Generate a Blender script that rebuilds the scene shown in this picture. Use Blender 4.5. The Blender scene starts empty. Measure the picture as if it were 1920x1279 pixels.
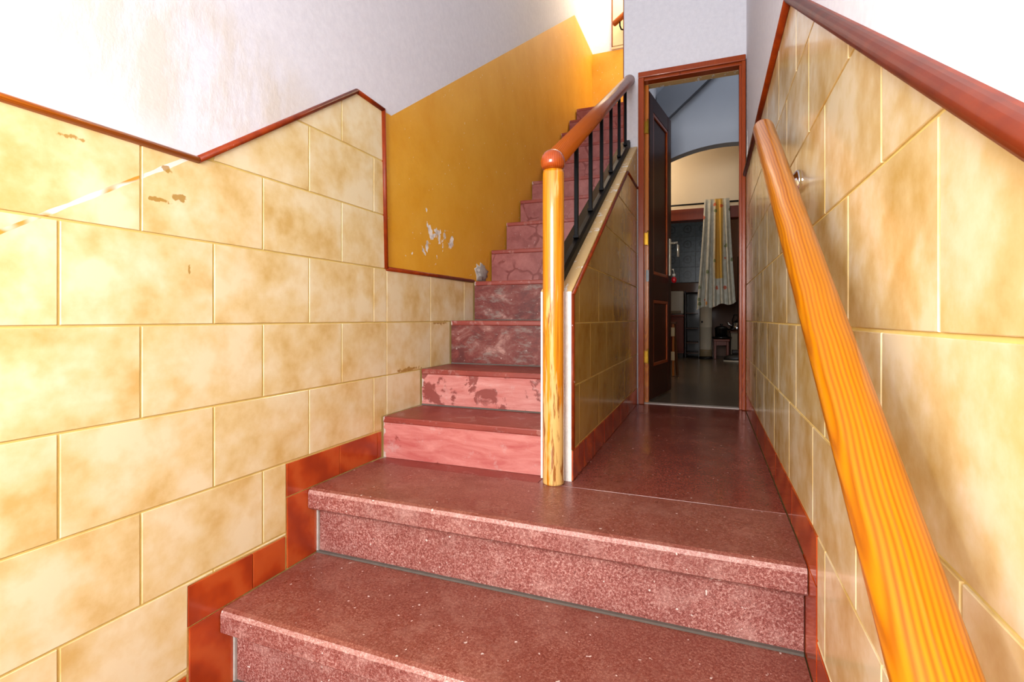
import bpy, bmesh, math, random
from mathutils import Vector, Matrix
random.seed(7)
SC = bpy.context.scene
COL = SC.collection
H = 0.515                      # camera height above the landing
F = -H

# ------------------------------------------------------------ camera
TH = math.atan(369 / 943)
cd = bpy.data.cameras.new('camera')
cam = bpy.data.objects.new('camera', cd)
COL.objects.link(cam)
cd.sensor_fit = 'HORIZONTAL'
cd.sensor_width = 36
cd.lens = 943 / 1920 * 36
cd.shift_y = -(639.5 - 597) / 1920
cd.clip_start = 0.01
cam.location = (0, 0, 0)
cam.rotation_euler = (math.pi / 2, 0, TH)
SC.camera = cam

# ------------------------------------------------------------ world, lights, exposure
W = bpy.data.worlds.new('world')
SC.world = W
W.use_nodes = True
bg = W.node_tree.nodes['Background']
bg.inputs[0].default_value = (0.75, 0.85, 1.0, 1)
bg.inputs[1].default_value = 0.6

def area(name, loc, target, sx, sy, power, col=(1, 1, 1), spread=math.pi):
    l = bpy.data.lights.new(name, 'AREA')
    l.shape = 'RECTANGLE'
    l.size, l.size_y, l.energy, l.color, l.spread = sx, sy, power, col, spread
    o = bpy.data.objects.new(name, l)
    COL.objects.link(o)
    o.location = loc
    d = Vector(target) - Vector(loc)
    o.rotation_euler = d.to_track_quat('-Z', 'Y').to_euler()
    return o

def point(name, loc, power, col, r=0.05):
    l = bpy.data.lights.new(name, 'POINT')
    l.energy, l.color, l.shadow_soft_size = power, col, r
    o = bpy.data.objects.new(name, l)
    COL.objects.link(o)
    o.location = loc
    return o

area('entrance_daylight', (-0.45, -1.25, 0.55), (-0.38, 3.0, 0.35), 1.1, 1.0, 50, (1.0, 0.985, 0.96))
point('camera_flash', (-0.55, -0.30, 0.25), 11.0, (1.0, 0.98, 0.95), 0.06)
point('upper_landing_lamp', (-0.42, 4.95, 3.75), 46, (1.0, 0.86, 0.58), 0.10)
point('lunette_fill', (-0.75, 4.90, 1.45), 8.0, (1.0, 0.86, 0.66), 0.08)  # added warm fill for the cream lunette, hidden behind the leaf
point('kitchen_fill', (0.85, 6.30, 1.35), 3.0, (0.86, 0.92, 1.0), 0.10)  # unseen fill added to lift the motif tiles
area('arch_wall_fill', (0.15, 3.62, 2.05), (0.0, 4.5, 1.5), 0.5, 0.3, 2.0, (0.85, 0.91, 1.0))  # cool fill added out of view for the arch wall

vs = SC.view_settings
SC.display_settings.display_device = 'sRGB'
vs.view_transform = 'Standard'
vs.look = 'None'
vs.exposure = 0.82
vs.gamma = 1
vs.use_curve_mapping = False

# ------------------------------------------------------------ materials
def lin(h):
    h = h.lstrip('#')
    out = []
    for i in (0, 2, 4):
        v = int(h[i:i + 2], 16) / 255
        out.append(v / 12.92 if v <= 0.04045 else ((v + 0.055) / 1.055) ** 2.4)
    return (*out, 1)

class MatB:
    def __init__(s, name, rough=0.5, metal=0.0, coat=0.0, spec=0.5):
        s.m = bpy.data.materials.new(name)
        s.m.use_nodes = True
        s.t = s.m.node_tree
        s.b = s.t.nodes['Principled BSDF']
        s.b.inputs['Roughness'].default_value = rough
        s.b.inputs['Metallic'].default_value = metal
        s.b.inputs['Coat Weight'].default_value = coat
        s.b.inputs['Coat Roughness'].default_value = 0.08
        s.b.inputs['Specular IOR Level'].default_value = spec
    def n(s, typ, **kw):
        x = s.t.nodes.new(typ)
        for k, v in kw.items():
            if k.startswith('i_'):
                x.inputs[k[2:]].default_value = v
            else:
                setattr(x, k, v)
        return x
    def l(s, a, b):
        s.t.links.new(a, b)
    def pos(s):
        return s.n('ShaderNodeNewGeometry').outputs['Position']
    def objc(s):
        return s.n('ShaderNodeTexCoord').outputs['Object']
    def mapping(s, v, scale=(1, 1, 1), loc=(0, 0, 0), rot=(0, 0, 0)):
        m = s.n('ShaderNodeMapping')
        m.inputs['Scale'].default_value = scale
        m.inputs['Location'].default_value = loc
        m.inputs['Rotation'].default_value = rot
        s.l(v, m.inputs['Vector'])
        return m.outputs[0]
    def randoff(s, v, amt=30.0):
        r = s.n('ShaderNodeObjectInfo').outputs['Random']
        mu = s.math('MULTIPLY', r, amt)
        a = s.n('ShaderNodeVectorMath', operation='ADD')
        s.l(v, a.inputs[0])
        s.l(mu, a.inputs[1])
        return a.outputs[0]
    def math(s, op, a, b=0.0, clamp=False):
        m = s.n('ShaderNodeMath', operation=op)
        m.use_clamp = clamp
        for i, x in enumerate((a, b)):
            if hasattr(x, 'is_linked'):
                s.l(x, m.inputs[i])
            else:
                m.inputs[i].default_value = x
        return m.outputs[0]
    def noise(s, v, scale, detail=4, rough=0.55, dist=0.0):
        x = s.n('ShaderNodeTexNoise')
        x.inputs['Scale'].default_value = scale
        x.inputs['Detail'].default_value = detail
        x.inputs['Roughness'].default_value = rough
        x.inputs['Distortion'].default_value = dist
        s.l(v, x.inputs['Vector'])
        return x.outputs['Fac']
    def ramp(s, f, stops, interp='LINEAR'):
        r = s.n('ShaderNodeValToRGB')
        r.color_ramp.interpolation = interp
        e = r.color_ramp.elements
        while len(e) < len(stops):
            e.new(0.5)
        for i, (p, c) in enumerate(stops):
            e[i].position = p
            e[i].color = lin(c) if isinstance(c, str) else (c, c, c, 1)
        s.l(f, r.inputs[0])
        return r.outputs[0]
    def mix(s, f, a, b):
        m = s.n('ShaderNodeMix', data_type='RGBA')
        for sock, x in ((m.inputs[0], f), (m.inputs[6], a), (m.inputs[7], b)):
            if hasattr(x, 'is_linked'):
                s.l(x, sock)
            elif isinstance(x, str):
                sock.default_value = lin(x)
            else:
                sock.default_value = x
        return m.outputs[2]
    def ball(s, v, c, rad, soft=0.6):
        """1 inside an ellipsoid about c, 0 outside"""
        a = s.n('ShaderNodeVectorMath', operation='SUBTRACT')
        s.l(v, a.inputs[0]); a.inputs[1].default_value = c
        d = s.n('ShaderNodeVectorMath', operation='DIVIDE')
        s.l(a.outputs[0], d.inputs[0]); d.inputs[1].default_value = rad
        ln = s.n('ShaderNodeVectorMath', operation='LENGTH')
        s.l(d.outputs[0], ln.inputs[0])
        mr = s.n('ShaderNodeMapRange')
        s.l(ln.outputs['Value'], mr.inputs[0])
        mr.inputs[1].default_value = 1 - soft
        mr.inputs[2].default_value = 1
        mr.inputs[3].default_value = 1
        mr.inputs[4].default_value = 0
        return mr.outputs[0]
    def color(s, c):
        if isinstance(c, str):
            s.b.inputs['Base Color'].default_value = lin(c)
        else:
            s.l(c, s.b.inputs['Base Color'])
        return s
    def roughn(s, c):
        s.l(c, s.b.inputs['Roughness'])
    def bump(s, f, strength=0.3, dist=0.002):
        b = s.n('ShaderNodeBump')
        b.inputs['Strength'].default_value = strength
        b.inputs['Distance'].default_value = dist
        s.l(f, b.inputs['Height'])
        s.l(b.outputs[0], s.b.inputs['Normal'])
        return s

def flat(name, c, rough=0.5, metal=0.0, coat=0.0, var=0.12, scale=18):
    k = MatB(name, rough, metal, coat)
    n = k.noise(k.objc(), scale, 5)
    hi = lin(c)
    lo = tuple(x * (1 - 2 * var) for x in hi[:3]) + (1,)
    k.color(k.mix(n, lo, hi))
    return k.m

def mk_plaster():
    k = MatB('white_plaster', 0.85)
    p = k.pos()
    n1 = k.noise(k.mapping(p, (1, 2.6, 1.0), rot=(0.75, 0, 0)), 3.4, 7, 0.62)
    worn = k.math('MULTIPLY', k.ramp(n1, [(0.40, 0.0), (0.60, 1.0)]), k.ball(p, (-1.13, 0.72, 0.60), (0.5, 0.62, 0.24), 0.45))
    fine = k.noise(p, 40, 6, 0.7)
    c = k.mix(k.ramp(fine, [(0.35, 0.0), (0.65, 1.0)]), '#D6D5DC', '#DFDEE4')
    c = k.mix(k.math('MULTIPLY', worn, 0.8), c, '#CFC5B8')
    k.color(c)
    k.bump(k.math('ADD', fine, worn), 0.25, 0.003)
    return k.m

def mk_yellow():
    k = MatB('ochre_wall_paint', 0.5)
    p = k.pos()
    n = k.noise(p, 5, 6, 0.65)
    c = k.ramp(n, [(0.3, '#DE9C14'), (0.7, '#E8AE36')])
    spots = k.noise(k.mapping(p, (1, 1, 0.8)), 15, 3, 0.62)
    zone = k.ball(p, (-1.13, 1.98, 0.345), (0.5, 0.34, 0.14), 0.9)
    thr = k.math('ADD', spots, k.math('MULTIPLY', zone, 0.16))
    chip = k.math('MULTIPLY', k.ramp(thr, [(0.705, 0.0), (0.715, 1.0)]), k.ramp(zone, [(0.0, 0.0), (0.06, 1.0)]))
    inner = k.ramp(k.noise(p, 30, 3), [(0.45, '#F4F1EC'), (0.62, '#C4BFB8')])
    c = k.mix(chip, c, inner)
    tiny = k.ramp(k.noise(p, 70, 1, 0.3), [(0.775, 0.0), (0.79, 1.0)])
    c = k.mix(tiny, c, '#EADFC8')
    k.color(c)
    k.bump(k.math('SUBTRACT', k.noise(p, 60, 5, 0.7), chip), 0.3, 0.003)
    return k.m

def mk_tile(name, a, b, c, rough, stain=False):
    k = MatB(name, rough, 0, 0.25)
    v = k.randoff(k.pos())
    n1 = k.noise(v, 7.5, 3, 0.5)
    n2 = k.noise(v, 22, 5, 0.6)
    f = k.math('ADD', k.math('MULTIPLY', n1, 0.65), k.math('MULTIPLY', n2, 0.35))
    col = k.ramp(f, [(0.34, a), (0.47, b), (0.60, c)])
    # edges of every tile a touch browner (cushioned glaze) comes from the bevel only
    if stain:
        p = k.pos()
        # the old sloping rail scar on the left wall: chipped white and brown glue
        sep = k.n('ShaderNodeSeparateXYZ'); k.l(p, sep.inputs[0])
        y, z = sep.outputs[1], sep.outputs[2]
        line = k.math('ABSOLUTE', k.math('SUBTRACT', z, k.math('ADD', k.math('MULTIPLY', y, 0.672), -0.176)))
        wob = k.math('MULTIPLY', k.math('SUBTRACT', k.noise(p, 14, 3), 0.5), 0.010)
        on = k.math('LESS_THAN', k.math('ADD', line, wob), 0.0055)
        rng = k.math('MULTIPLY', k.math('GREATER_THAN', y, 0.3), k.math('LESS_THAN', y, 0.83))
        on = k.math('MULTIPLY', on, rng)
        alt = k.ramp(k.noise(k.mapping(p, (1, 1, 1)), 12, 1), [(0.47, 0.0), (0.53, 1.0)])
        sc = k.mix(alt, '#C98A16', '#EFE8DC')
        col = k.mix(k.math('MULTIPLY', on, 0.9), col, sc)
        for cc, rr in (((-1.13, 0.745, 0.262), (0.1, 0.05, 0.009)), ((-1.13, 0.795, 0.275), (0.1, 0.022, 0.014)), ((-1.13, 0.819, 0.115), (0.1, 0.006, 0.022)),
                       ((-1.13, 0.575, 0.345), (0.1, 0.045, 0.009)), ((-1.13, 0.765, 0.335), (0.1, 0.02, 0.012)), ((-1.13, 2.0, -0.02), (0.1, 0.11, 0.013)), ((-1.13, 1.74, -0.207), (0.1, 0.14, 0.014))):
            bl = k.ball(p, cc, rr, 0.9)
            s = k.ramp(k.math('ADD', k.noise(p, 45, 3), k.math('MULTIPLY', bl, 0.35)), [(0.66, 0.0), (0.72, 1.0)])
            col = k.mix(k.math('MULTIPLY', k.math('MULTIPLY', s, k.math('GREATER_THAN', bl, 0.01)), 0.8), col, '#A27408')
    k.color(col)
    return k.m

def mk_skirt():
    k = MatB('russet_glazed_tile', 0.18, 0, 0.3)
    v = k.randoff(k.pos())
    w = k.n('ShaderNodeTexWave', wave_type='BANDS', bands_direction='DIAGONAL')
    w.inputs['Scale'].default_value = 4
    w.inputs['Distortion'].default_value = 9
    w.inputs['Detail'].default_value = 4
    k.l(v, w.inputs['Vector'])
    k.color(k.ramp(w.outputs['Fac'], [(0.0, '#9A3410'), (0.6, '#B24214'), (1.0, '#BE5220')]))
    return k.m

def mk_terrazzo(name, base, light, dark, rlo, rhi, bump, con=1.0):
    k = MatB(name, 0.35)
    p = k.pos()
    n1 = k.noise(p, 170, 4, 0.7)
    n2 = k.noise(p, 420, 2, 0.5)
    g = k.math('ADD', k.math('MULTIPLY', n1, 0.6), k.math('MULTIPLY', n2, 0.4))
    c = k.ramp(g, [(0.5 - 0.13 / con, dark), (0.50, base), (0.5 + 0.15 / con, light)])
    big = k.noise(p, 3.5, 6, 0.65)
    c = k.mix(k.ramp(big, [(0.35, 0.0), (0.7, 0.6)]), c, dark)
    dust = k.ramp(k.noise(p, 9, 7, 0.75), [(0.50, 0.0), (0.75, 0.5)])
    c = k.mix(dust, c, light)
    speck = k.ramp(k.noise(p, 95, 1, 0.2), [(0.78, 0.0), (0.79, 1.0)])
    c = k.mix(k.math('MULTIPLY', speck, 0.7), c, '#E4D6CE')
    k.color(c)
    k.roughn(k.ramp(k.noise(p, 6, 5), [(0.3, rlo), (0.7, rhi)]))
    k.bump(g, bump, 0.002)
    return k.m

def mk_riser(name, base, streak, patch, amount, seed):
    k = MatB(name, 0.42)
    p = k.mapping(k.pos(), loc=(seed, seed, 0))
    real = k.pos()
    n = k.noise(k.mapping(p, (1.2, 1, 7)), 5, 6, 0.65, 0.6)
    c = k.ramp(n, [(0.3, base), (0.65, streak)])
    big = k.noise(p, 9, 6, 0.62, 0.5)
    pt = k.ramp(big, [(amount, 0.0), (amount + 0.035, 1.0)])
    c = k.mix(k.math('MULTIPLY', pt, 0.9), c, patch)
    dust = k.ramp(k.noise(p, 16, 8, 0.8), [(0.56, 0.0), (0.70, 0.6)])
    c = k.mix(dust, c, '#B9A09A')
    # bare cement where the step meets the left wall
    sep = k.n('ShaderNodeSeparateXYZ'); k.l(real, sep.inputs[0])
    e = k.math('LESS_THAN', k.math('ADD', sep.outputs[0], k.math('MULTIPLY', k.noise(real, 22, 4), 0.07)), -1.088)
    c = k.mix(k.math('MULTIPLY', e, 0.75), c, '#BDB3A9')
    k.color(c)
    k.bump(k.math('ADD', pt, k.noise(p, 80, 3)), 0.25, 0.002)
    return k.m

def mk_damp(name):
    k = MatB(name, 0.5)
    p = k.pos()
    n = k.noise(k.mapping(p, (1, 1, 1.5)), 8, 9, 0.72, 0.4)
    c = k.ramp(n, [(0.38, '#541812'), (0.50, '#6E2820'), (0.57, '#7A463E'), (0.66, '#A87A70')])
    grey = k.ramp(k.noise(k.mapping(p, (1, 1, 2.5)), 11, 8, 0.75), [(0.52, 0.0), (0.62, 0.7)])
    c = k.mix(grey, c, '#7E7068')
    sp = k.ramp(k.noise(p, 60, 3, 0.6), [(0.70, 0.0), (0.73, 0.8)])
    c = k.mix(sp, c, '#C9B5AC')
    k.color(c)
    k.bump(n, 0.4, 0.003)
    return k.m

def mk_vein(name):
    k = MatB(name, 0.45)
    p = k.pos()
    c = k.ramp(k.noise(p, 12, 7, 0.7), [(0.35, '#7E3A36'), (0.65, '#9A5852')])
    wv = k.n('ShaderNodeVectorMath', operation='ADD')
    nz = k.n('ShaderNodeTexNoise'); nz.inputs['Scale'].default_value = 9; k.l(p, nz.inputs['Vector'])
    sc_ = k.n('ShaderNodeVectorMath', operation='SCALE'); sc_.inputs['Scale'].default_value = 0.09
    k.l(nz.outputs['Color'], sc_.inputs[0]); k.l(p, wv.inputs[0]); k.l(sc_.outputs[0], wv.inputs[1])
    vo = k.n('ShaderNodeTexVoronoi', feature='DISTANCE_TO_EDGE'); vo.inputs['Scale'].default_value = 6.5
    k.l(wv.outputs[0], vo.inputs['Vector'])
    ln = k.ramp(vo.outputs['Distance'], [(0.02, 1.0), (0.05, 0.0)])
    on = k.ramp(k.noise(p, 6, 3), [(0.47, 0.0), (0.55, 0.85)])
    c = k.mix(k.math('MULTIPLY', ln, on), c, '#6A1A12')
    dust = k.ramp(k.noise(p, 45, 4, 0.7), [(0.66, 0.0), (0.70, 0.6)])
    c = k.mix(dust, c, '#B79C96')
    k.color(c)
    return k.m

def mk_wood(name, lo, mid, hi, scale=9, rough=0.25, coat=0.5, worn=None, along='Z'):
    k = MatB(name, rough, 0, coat, 0.28)
    v = k.objc()
    sc = {'Z': (1, 1, 0.10), 'X': (0.10, 1, 1), 'Y': (1, 0.10, 1)}[along]
    v = k.randoff(v, 0.06)
    vm = k.mapping(v, sc)
    nd = k.noise(vm, scale, 3, 0.5)
    # growth rings cut by the board at a slight angle give long arched figure
    rot = {'Z': (0.045, 0.03, 0), 'X': (0, 0.03, 0.045), 'Y': (0.045, 0, 0.03)}[along]
    w = k.n('ShaderNodeTexWave', wave_type='RINGS', rings_direction=along)
    w.inputs['Scale'].default_value = scale * 9
    w.inputs['Distortion'].default_value = 9
    w.inputs['Detail'].default_value = 1.5
    w.inputs['Detail Scale'].default_value = 0.08
    k.l(k.mapping(v, (1, 1, 1), (0.012, 0.012, 0.012), rot), w.inputs['Vector'])
    fine = k.noise(k.mapping(v, tuple(x * (14 if x == 1 else 1) for x in sc)), 14, 4, 0.6)
    f = k.math('ADD', k.math('MULTIPLY', w.outputs['Fac'], 0.42), k.math('ADD', k.math('MULTIPLY', fine, 0.33), k.math('MULTIPLY', nd, 0.25)))
    c = k.ramp(f, [(0.2, lo), (0.42, mid), (0.8, hi)])
    if worn:
        wn = k.noise(k.mapping(v, sc), 26, 4, 0.6)
        c = k.mix(k.ramp(wn, [(0.62, 0.0), (0.66, 0.75)]), c, worn)
    k.color(c)
    return k.m

def mk_newel():
    k = MatB('varnished_pine', 0.22, 0, 0.6)
    v = k.objc()
    st = k.noise(k.mapping(v, (60, 60, 2.0)), 2.2, 4, 0.6)
    c = k.ramp(st, [(0.30, '#A65C06'), (0.46, '#CB7A0A'), (0.62, '#D88E14')])
    sep = k.n('ShaderNodeSeparateXYZ'); k.l(v, sep.inputs[0])
    low = k.n('ShaderNodeMapRange')
    k.l(sep.outputs[2], low.inputs[0])
    low.inputs[1].default_value = 0.05; low.inputs[2].default_value = 0.62
    low.inputs[3].default_value = 1.0; low.inputs[4].default_value = 0.0
    bare = k.ramp(k.math('ADD', k.noise(k.mapping(v, (22, 22, 1.8)), 2.0, 4, 0.6), k.math('MULTIPLY', low.outputs[0], 0.22)), [(0.60, 0.0), (0.66, 0.8)])
    c = k.mix(bare, c, '#DDB974')
    brown = k.ramp(k.math('ADD', k.noise(k.mapping(v, (30, 30, 3)), 2.6, 4, 0.6), k.math('MULTIPLY', low.outputs[0], 0.12)), [(0.66, 0.0), (0.72, 0.85)])
    c = k.mix(brown, c, '#8A4408')
    kn = k.n('ShaderNodeTexVoronoi')
    kn.inputs['Scale'].default_value = 5.5
    k.l(k.mapping(v, (1.6, 1.6, 1)), kn.inputs['Vector'])
    c = k.mix(k.ramp(kn.outputs['Distance'], [(0.03, 1.0), (0.05, 0.0)]), c, '#5A2A08')
    k.color(c)
    return k.m

def mk_trim():
    k = MatB('painted_brown_moulding', 0.42, 0, 0.0, 0.25)
    p = k.pos()
    c = k.ramp(k.noise(k.objc(), 22, 5), [(0.35, '#6E2002'), (0.65, '#883004')])
    chip = k.ramp(k.noise(p, 38, 5, 0.7), [(0.64, 0.0), (0.67, 1.0)])
    zone = k.math('MAXIMUM', k.ball(p, (-1.13, 0.90, 0.42), (0.3, 0.32, 0.30), 0.7), k.ball(p, (-0.4, 1.54, 0.0), (0.1, 0.1, 0.6), 0.3))
    c = k.mix(k.math('MULTIPLY', chip, zone), c, '#E2DCD8')
    k.color(c)
    return k.m

def mk_cap():
    k = MatB('cream_parapet_paint', 0.5)
    p = k.pos()
    chip = k.ramp(k.noise(p, 24, 4, 0.7), [(0.60, 0.0), (0.615, 1.0)])
    c = k.mix(chip, '#D9B67C', '#EFEAE4')
    k.color(c)
    return k.m

def mk_raw():
    k = MatB('chipped_white_render', 0.9)
    p = k.pos()
    n = k.noise(p, 45, 6, 0.75)
    c = k.ramp(n, [(0.40, '#E9E4DE'), (0.66, '#DAD2CC'), (0.72, '#8F867C')])
    k.color(c)
    k.bump(n, 0.6, 0.004)
    return k.m

def mk_motif():
    k = MatB('blue_grey_motif_tile', 0.3)
    v = k.objc()
    sep = k.n('ShaderNodeSeparateXYZ'); k.l(v, sep.inputs[0])
    cb = k.n('ShaderNodeCombineXYZ'); k.l(sep.outputs[0], cb.inputs[0]); k.l(sep.outputs[2], cb.inputs[2])
    ln = k.n('ShaderNodeVectorMath', operation='LENGTH'); k.l(cb.outputs[0], ln.inputs[0])
    d = k.math('ADD', ln.outputs['Value'], k.math('MULTIPLY', k.math('SUBTRACT', k.noise(v, 40, 3), 0.5), 0.02))
    ring = k.ramp(d, [(0.018, 0.5), (0.024, 0.0), (0.040, 0.1), (0.050, 0.9), (0.058, 0.0)])
    base = k.ramp(k.noise(v, 28, 5, 0.7), [(0.35, '#56626C'), (0.65, '#6E7A84')])
    k.color(k.mix(ring, base, '#343C44'))
    return k.m

def mk_curtain():
    k = MatB('floral_curtain_cloth', 0.9)
    v = k.objc()
    c = k.ramp(k.noise(v, 25, 4), [(0.35, '#A9A596'), (0.65, '#BDB9AC')])
    sep = k.n('ShaderNodeSeparateXYZ'); k.l(v, sep.inputs[0])
    # a broad yellow stripe in the print
    st = k.math('ABSOLUTE', k.math('SUBTRACT', sep.outputs[0], k.math('MULTIPLY', k.noise(k.mapping(v, (1, 1, 1)), 2.0, 1), 0.03)))
    yl = k.ramp(st, [(0.028, 1.0), (0.045, 0.0)])
    up = k.math('GREATER_THAN', sep.outputs[2], -0.75)
    c = k.mix(k.math('MULTIPLY', k.math('MULTIPLY', yl, up), 0.9), c, '#BF8F22')
    sp = k.n('ShaderNodeTexVoronoi'); sp.inputs['Scale'].default_value = 13; k.l(k.mapping(v, (1, 0.2, 0.8)), sp.inputs['Vector'])
    pick = k.n('ShaderNodeSeparateColor'); k.l(sp.outputs['Color'], pick.inputs[0])
    dot = k.math('LESS_THAN', k.math('ADD', sp.outputs['Distance'], k.math('MULTIPLY', k.noise(v, 60, 2), 0.25)), 0.33)
    use = k.math('GREATER_THAN', pick.outputs[0], 0.45)
    dc = k.ramp(pick.outputs[1], [(0.0, '#B5451A'), (0.45, '#C77A18'), (0.7, '#5E6A3C'), (1.0, '#9C9A1C')], 'CONSTANT')
    c = k.mix(k.math('MULTIPLY', k.math('MULTIPLY', dot, use), 0.85), c, dc)
    k.color(c)
    return k.m

def mk_roomfloor():
    k = MatB('dark_olive_terrazzo', 0.25)
    p = k.pos()
    c = k.ramp(k.noise(p, 60, 4, 0.7), [(0.35, '#54483A'), (0.65, '#6B5D4C')])
    k.color(c)
    return k.m

M = dict(
    plaster=mk_plaster(), yellow=mk_yellow(),
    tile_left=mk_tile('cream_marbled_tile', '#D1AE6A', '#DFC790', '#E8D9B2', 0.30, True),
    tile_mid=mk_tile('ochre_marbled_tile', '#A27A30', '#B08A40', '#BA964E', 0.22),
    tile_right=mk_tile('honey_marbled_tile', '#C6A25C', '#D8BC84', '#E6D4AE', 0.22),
    grout=flat('pale_yellow_grout', '#E6C976', 0.8, var=0.15, scale=30),
    skirt=mk_skirt(),
    terr=mk_terrazzo('red_terrazzo', '#88483A', '#AC7A6A', '#6E3024', 0.22, 0.45, 0.10, 1.0),
    terr_front=mk_terrazzo('bush_hammered_red_terrazzo', '#945048', '#CCA298', '#662A22', 0.4, 0.6, 0.9, 1.1),
    terr_worn=mk_terrazzo('worn_terrazzo_arris', '#AE7C72', '#D2B2A8', '#8A4A40', 0.4, 0.6, 0.5, 1.0),
    terr_corr=mk_terrazzo('polished_red_terrazzo', '#803A2E', '#9A6252', '#6A2C22', 0.12, 0.30, 0.02, 1.0),
    riser_pink=mk_riser('paint_and_glare_pink_concrete', '#A94B47', '#C47C74', '#86342C', 0.63, 0.0),  # pink paint, partly lightened by glare put into the colour
    riser_patch=mk_riser('glare_pink_flaking_concrete', '#AE5750', '#C88880', '#7C332C', 0.545, 3.1),  # flaking pink paint with some glare in its colour
    riser_damp=mk_damp('damp_dark_red_concrete'),
    riser_red=mk_vein('dull_red_cracked_concrete'),
    tread=mk_riser('oxblood_painted_concrete', '#7A2A22', '#8C3A2E', '#94564C', 0.60, 5.0),
    rail=mk_wood('orange_varnished_wood', '#8E4800', '#AA6000', '#BC7400', 8, 0.28, 0.25),
    rail_red=mk_wood('red_brown_varnished_wood', '#7A3006', '#90420A', '#9E5010', 9, 0.28, 0.3),
    cap=mk_wood('glossy_red_brown_wood', '#8A3208', '#A4430E', '#B04E14', 6, 0.12, 0.8),
    newel=mk_newel(),
    frame=mk_wood('mahogany_varnish', '#762603', '#923704', '#A54607', 10, 0.3, 0.15),
    jamb=mk_wood('lit_orange_jamb_wood', '#A4500A', '#BC660E', '#C87616', 10, 0.3, 0.3),  # brighter copy of the frame wood, the jamb's lit look is coloured in
    leaf=mk_wood('dark_mahogany', '#2C0B03', '#380F05', '#481707', 10, 0.3, 0.25),
    brownwood=mk_wood('plain_brown_wood', '#4A2810', '#5C3416', '#6A401E', 8, 0.45, 0.1),
    darkwood=mk_wood('blackened_wood', '#1E140C', '#281A10', '#322216', 8, 0.4, 0.1),
    redwood=mk_wood('red_stained_wood', '#5A1E0C', '#6E2A12', '#7E361A', 8, 0.4, 0.1),
    trim_orange=mk_wood('orange_brown_moulding_wood', '#A0500C', '#B8620E', '#C66E14', 9, 0.3, 0.3, None, 'Y'),
    trim=mk_trim(), parapet_cap=mk_cap(), raw=mk_raw(),
    iron=flat('black_painted_iron', '#050608', 0.45, 0.0, 0.0, 0.2, 30),
    chrome=flat('polished_chrome', '#E4E6EA', 0.12, 1.0, 0, 0.04, 10),
    brass=flat('worn_brass', '#B98A2A', 0.3, 0.9, 0, 0.25, 40),
    bright=flat('pale_brushed_metal', '#E9DFC8', 0.25, 0.6, 0, 0.05, 20),
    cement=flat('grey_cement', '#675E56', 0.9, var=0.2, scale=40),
    patch=flat('broken_grey_render', '#C2BAB1', 0.9, var=0.25, scale=45),
    marble=flat('pale_marble', '#C9BDB4', 0.35, var=0.12, scale=30),
    greywall=flat('grey_white_distemper', '#A9ADB6', 0.85, var=0.05, scale=6),
    greyband=flat('shadow_grey_distemper', '#7A7D84', 0.85, var=0.05, scale=6),  # darker copy of the wall grey, shade of the rib put into its colour
    cream=flat('cream_distemper', '#DCCBB0', 0.85, var=0.04, scale=5),
    motif=mk_motif(), curtain=mk_curtain(), roomfloor=mk_roomfloor(),
    white_enamel=flat('off_white_enamel', '#BDB6A6', 0.35, var=0.06, scale=12),
    base_band=flat('dull_beige_band', '#8A7A5E', 0.5, var=0.1, scale=12),
    blackpan=flat('black_enamel', '#0E0D0D', 0.25, var=0.1, scale=20),
    redplastic=flat('red_plastic', '#B8141C', 0.3, var=0.1, scale=20),
    paledoor=flat('pale_cream_paint', '#E6CFA0', 0.55, var=0.04, scale=8),
    leather=flat('dark_leather', '#1C1714', 0.45, var=0.15, scale=30),
    cloth=flat('brown_cloth', '#6B4A30', 0.9, var=0.15, scale=30),
)

for nm, sp, ro in (('iron', 0.12, 0.5), ('leaf', 0.12, 0.38), ('rail_red', 0.2, 0.3)):
    b_ = M[nm].node_tree.nodes['Principled BSDF']
    b_.inputs['Specular IOR Level'].default_value = sp
    b_.inputs['Roughness'].default_value = ro
    b_.inputs['Coat Weight'].default_value = 0.05

# ------------------------------------------------------------ helpers
def new_obj(name, bm, mats, parent=None, M4=None, smooth=False):
    me = bpy.data.meshes.new(name)
    bmesh.ops.recalc_face_normals(bm, faces=bm.faces)
    bm.to_mesh(me); bm.free()
    for m in (mats if isinstance(mats, (list, tuple)) else [mats]):
        me.materials.append(m)
    o = bpy.data.objects.new(name, me)
    COL.objects.link(o)
    place(o, parent, M4)
    if smooth:
        for p in me.polygons:
            p.use_smooth = True
    return o

WORLD = {}
def place(o, parent=None, M4=None):
    M4 = M4 or Matrix()
    WORLD[o.name] = M4
    if parent is not None:
        o.parent = parent
        o.matrix_local = WORLD[parent.name].inverted() @ M4
    else:
        o.matrix_local = M4

def tag(o, label=None, cat=None, group=None, kind=None):
    if label: o['label'] = label
    if cat: o['category'] = cat
    if group: o['group'] = group
    if kind: o['kind'] = kind
    return o

def thing(name, loc, label, cat, group=None, kind=None):
    o = bpy.data.objects.new(name, None)
    o.empty_display_size = 0.1
    COL.objects.link(o)
    place(o, None, Matrix.Translation(loc))
    return tag(o, label, cat, group, kind)

def T(x, y, z):
    return Matrix.Translation((x, y, z))

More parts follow.
